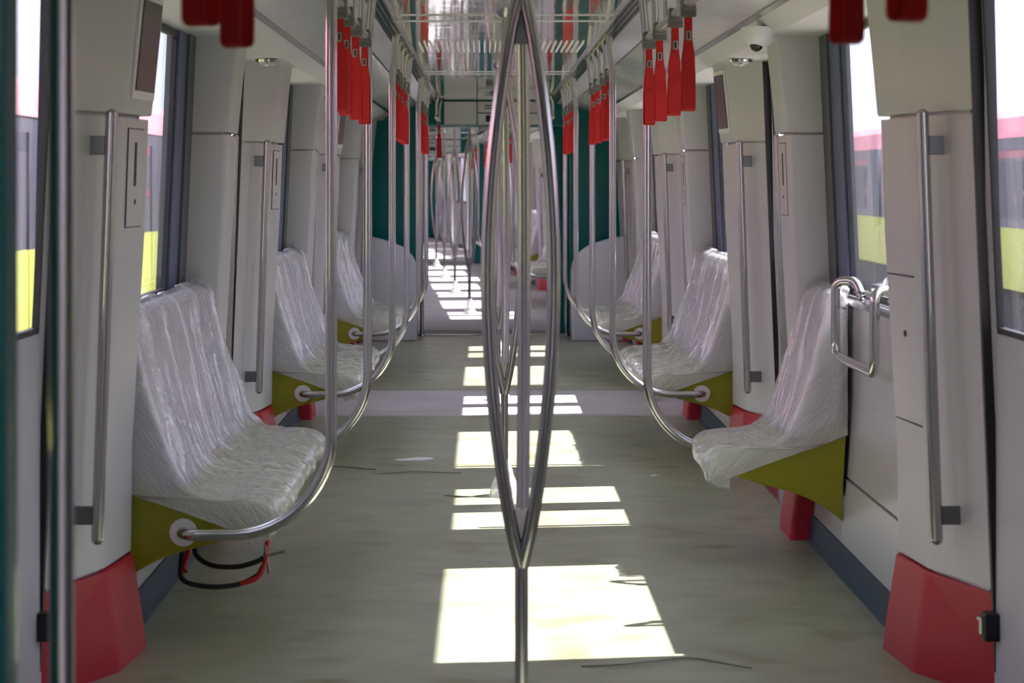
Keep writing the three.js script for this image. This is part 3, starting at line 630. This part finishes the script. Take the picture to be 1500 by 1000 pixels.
{ // loose cables below the first bench
  const mk = (name, pts, m, label, cat) => { const o = new THREE.Mesh(tube(pts, 0.0085, 50, 8), m); o.name = numbered(name); tag(o, label, cat); settle(o, 1, -0.93, 0, 7.25); return o; };
  mk('loose_cable', [[-0.1, 0.31, 0.05], [-0.11, 0.22, 0.02], [-0.1, 0.165, -0.02], [-0.02, 0.145, -0.03], [0.07, 0.15, -0.02], [0.13, 0.175, 0.0], [0.145, 0.2, 0]], M.cableBlack, 'lower black cable loop hanging under a bench', 'cable');
  mk('loose_cable', [[-0.06, 0.31, 0.08], [-0.07, 0.24, 0.05], [-0.02, 0.205, 0.02], [0.06, 0.2, 0.01], [0.12, 0.215, 0.0], [0.15, 0.23, 0]], M.cableBlack, 'upper black cable loop hanging under a bench', 'cable');
  mk('loose_wire', [[-0.085, 0.31, 0.05], [-0.09, 0.24, 0.03], [-0.1, 0.2, 0.01], [-0.095, 0.185, 0]], M.cableRed, 'short red wire beside a black cable loop', 'wire');
  mk('loose_wire', [[0.08, 0.152, -0.02], [0.13, 0.17, -0.01], [0.155, 0.22, 0], [0.16, 0.27, 0.01], [0.17, 0.32, 0.03]], M.cableRed, 'red wire rising to metal connectors under a bench', 'wire');
  const c = group('cable_connector');
  part('lug', block(0, 0, 0, 0.02, 0.012, 0.008), M.steel, c); part('lug', bentTube([[0, 0, 0], [0.06, 0.015, 0]], 0.005, 0, 8), M.buckle, c); part('lug', bentTube([[0, 0.03, 0], [0.012, -0.05, 0]], 0.005, 0, 8), M.buckle, c);
  tag(c, 'bare metal cable lugs at the end of a red wire', 'connector'); settle(c, 1, -0.775, 0.235, 7.25);
}
{ // marks on the floor film: torn edge, ridges, scrap of plastic
  const ridge = (pts, label) => { const g = tube(pts, 0.004, 40, 6); g.scale(1, 0.8, 1); const o = new THREE.Mesh(g, M.film); o.name = numbered('film_wrinkle'); tag(o, label, 'wrinkle'); settle(o, 1, 0, 0.002, 0); };
  ridge([[-0.62, 0, 11.16], [-0.5, 0.004, 11.2], [-0.42, 0.006, 11.22], [-0.3, 0.004, 11.2], [-0.2, 0, 11.2]], 'raised wrinkle in the floor film beside a white scrap');
  ridge([[-0.9, 0, 11.5], [-0.76, 0.003, 11.42], [-0.62, 0.001, 11.33]], 'short wrinkle in the floor film near a bench');
  ridge([[0.19, 0, 6.72], [0.3, 0.006, 6.72], [0.4, 0.008, 6.76], [0.52, 0.004, 6.82], [0.68, 0, 6.7]], 'wrinkle in the floor film at the edge of sunlight');
  ridge([[-0.27, 0, 10.4], [-0.16, 0.003, 10.34], [-0.06, 0.006, 10.4]], 'wrinkle in the floor film reaching a pole foot');
  const scrap = (x, s, w, d, label) => {
    const sh = new THREE.Shape(); const n = 18; for (let i = 0; i < n; i++) { const a = i / n * 6.2832, r = 0.75 + 0.5 * rnd(), px = Math.cos(a) * r * w, py = Math.sin(a) * r * d + px * 0.35; i ? sh.lineTo(px, py) : sh.moveTo(px, py); }
    const g = new THREE.ExtrudeGeometry(sh, { depth: 0.002, bevelEnabled: false }); g.rotateX(-Math.PI / 2); const o = new THREE.Mesh(g, M.white); o.name = numbered('plastic_scrap'); tag(o, label, 'scrap'); settle(o, 1, x, 0.001, s);
  };
  scrap(-0.45, 11.75, 0.09, 0.07, 'white plastic scrap lying on the floor film');
  scrap(0.72, 11.1, 0.018, 0.03, 'tiny white scrap on the floor film near a curved stanchion');
}

// ---------------------------------------------------------------- outside: ground and parked trains on both sides
{
  const g = new THREE.Mesh(metric(new THREE.BoxGeometry(300, 0.2, 300)), M.ballast); g.name = 'ground'; g.userData = { kind: 'structure', label: 'grey ballast ground of the depot', category: 'ground' }; g.position.set(0, -1.3, -60); scene.add(shade(g));
}
function parkedCar(side, x, s, far) {
  const o = group('parked_train_car'), L = 19;
  const X = (a, b, y0, y1, s0, s1) => sided(bar(a, b, y0, y1, s0, s1), side);
  part('body_side', X(0, 2.7, -0.3, 0.68, 0, L), M.trainLime, o);
  part('window_band', X(0.02, 2.68, 0.68, 2.12, 0, L), M.trainDark, o);
  part('roof_band', sided(prism([[0, 2.12], [0.12, 2.46], [0.5, 2.62], [2.2, 2.62], [2.58, 2.46], [2.7, 2.12]], 0, L), side), M.roofPink, o);
  part('underframe', X(0.15, 2.55, -1.0, -0.3, 0.2, L - 0.2), M.under, o);
  for (let i = 0; i < 4; i++) {
    const d = 2.5 + i * 4.63; for (const [a, b] of [[d - 0.7, d - 0.015], [d + 0.015, d + 0.7]]) { const l = part('door_leaf', X(-0.01, 0.02, 0.68, 1.95, a, b), M.trainDark, o); part('kick_plate', X(-0.01, 0.02, -0.2, 0.68, a, b), M.trainLime, l); }
    if (i < 3) { part('window', X(0.005, 0.03, 0.85, 1.75, d + 1.2, d + 3.4), M.trainGlass, o); part('stripe', X(0.004, 0.03, 1.8, 1.92, d + 0.8, d + 3.8), M.trainRed, o); }
    part('stripe', X(0.006, 0.03, 1.2, 1.28, d + 0.8, Math.min(L, d + 3.8)), M.trainRed, o);
  }
  tag(o, far ? 'lime and dark train car with pink roof parked across the yard' : 'lime and dark train car with pink roof parked on the next track', 'train car', far ? 'parked cars across the yard' : 'parked cars on the next track');
  settle(o, 1, side * x, 0, s);
}
for (let i = 0; i < 5; i++) { parkedCar(-1, 5.0, -16 + i * 19.6, false); parkedCar(1, 8.3, -16 + i * 19.6, true); }

renderer.render(scene, camera);
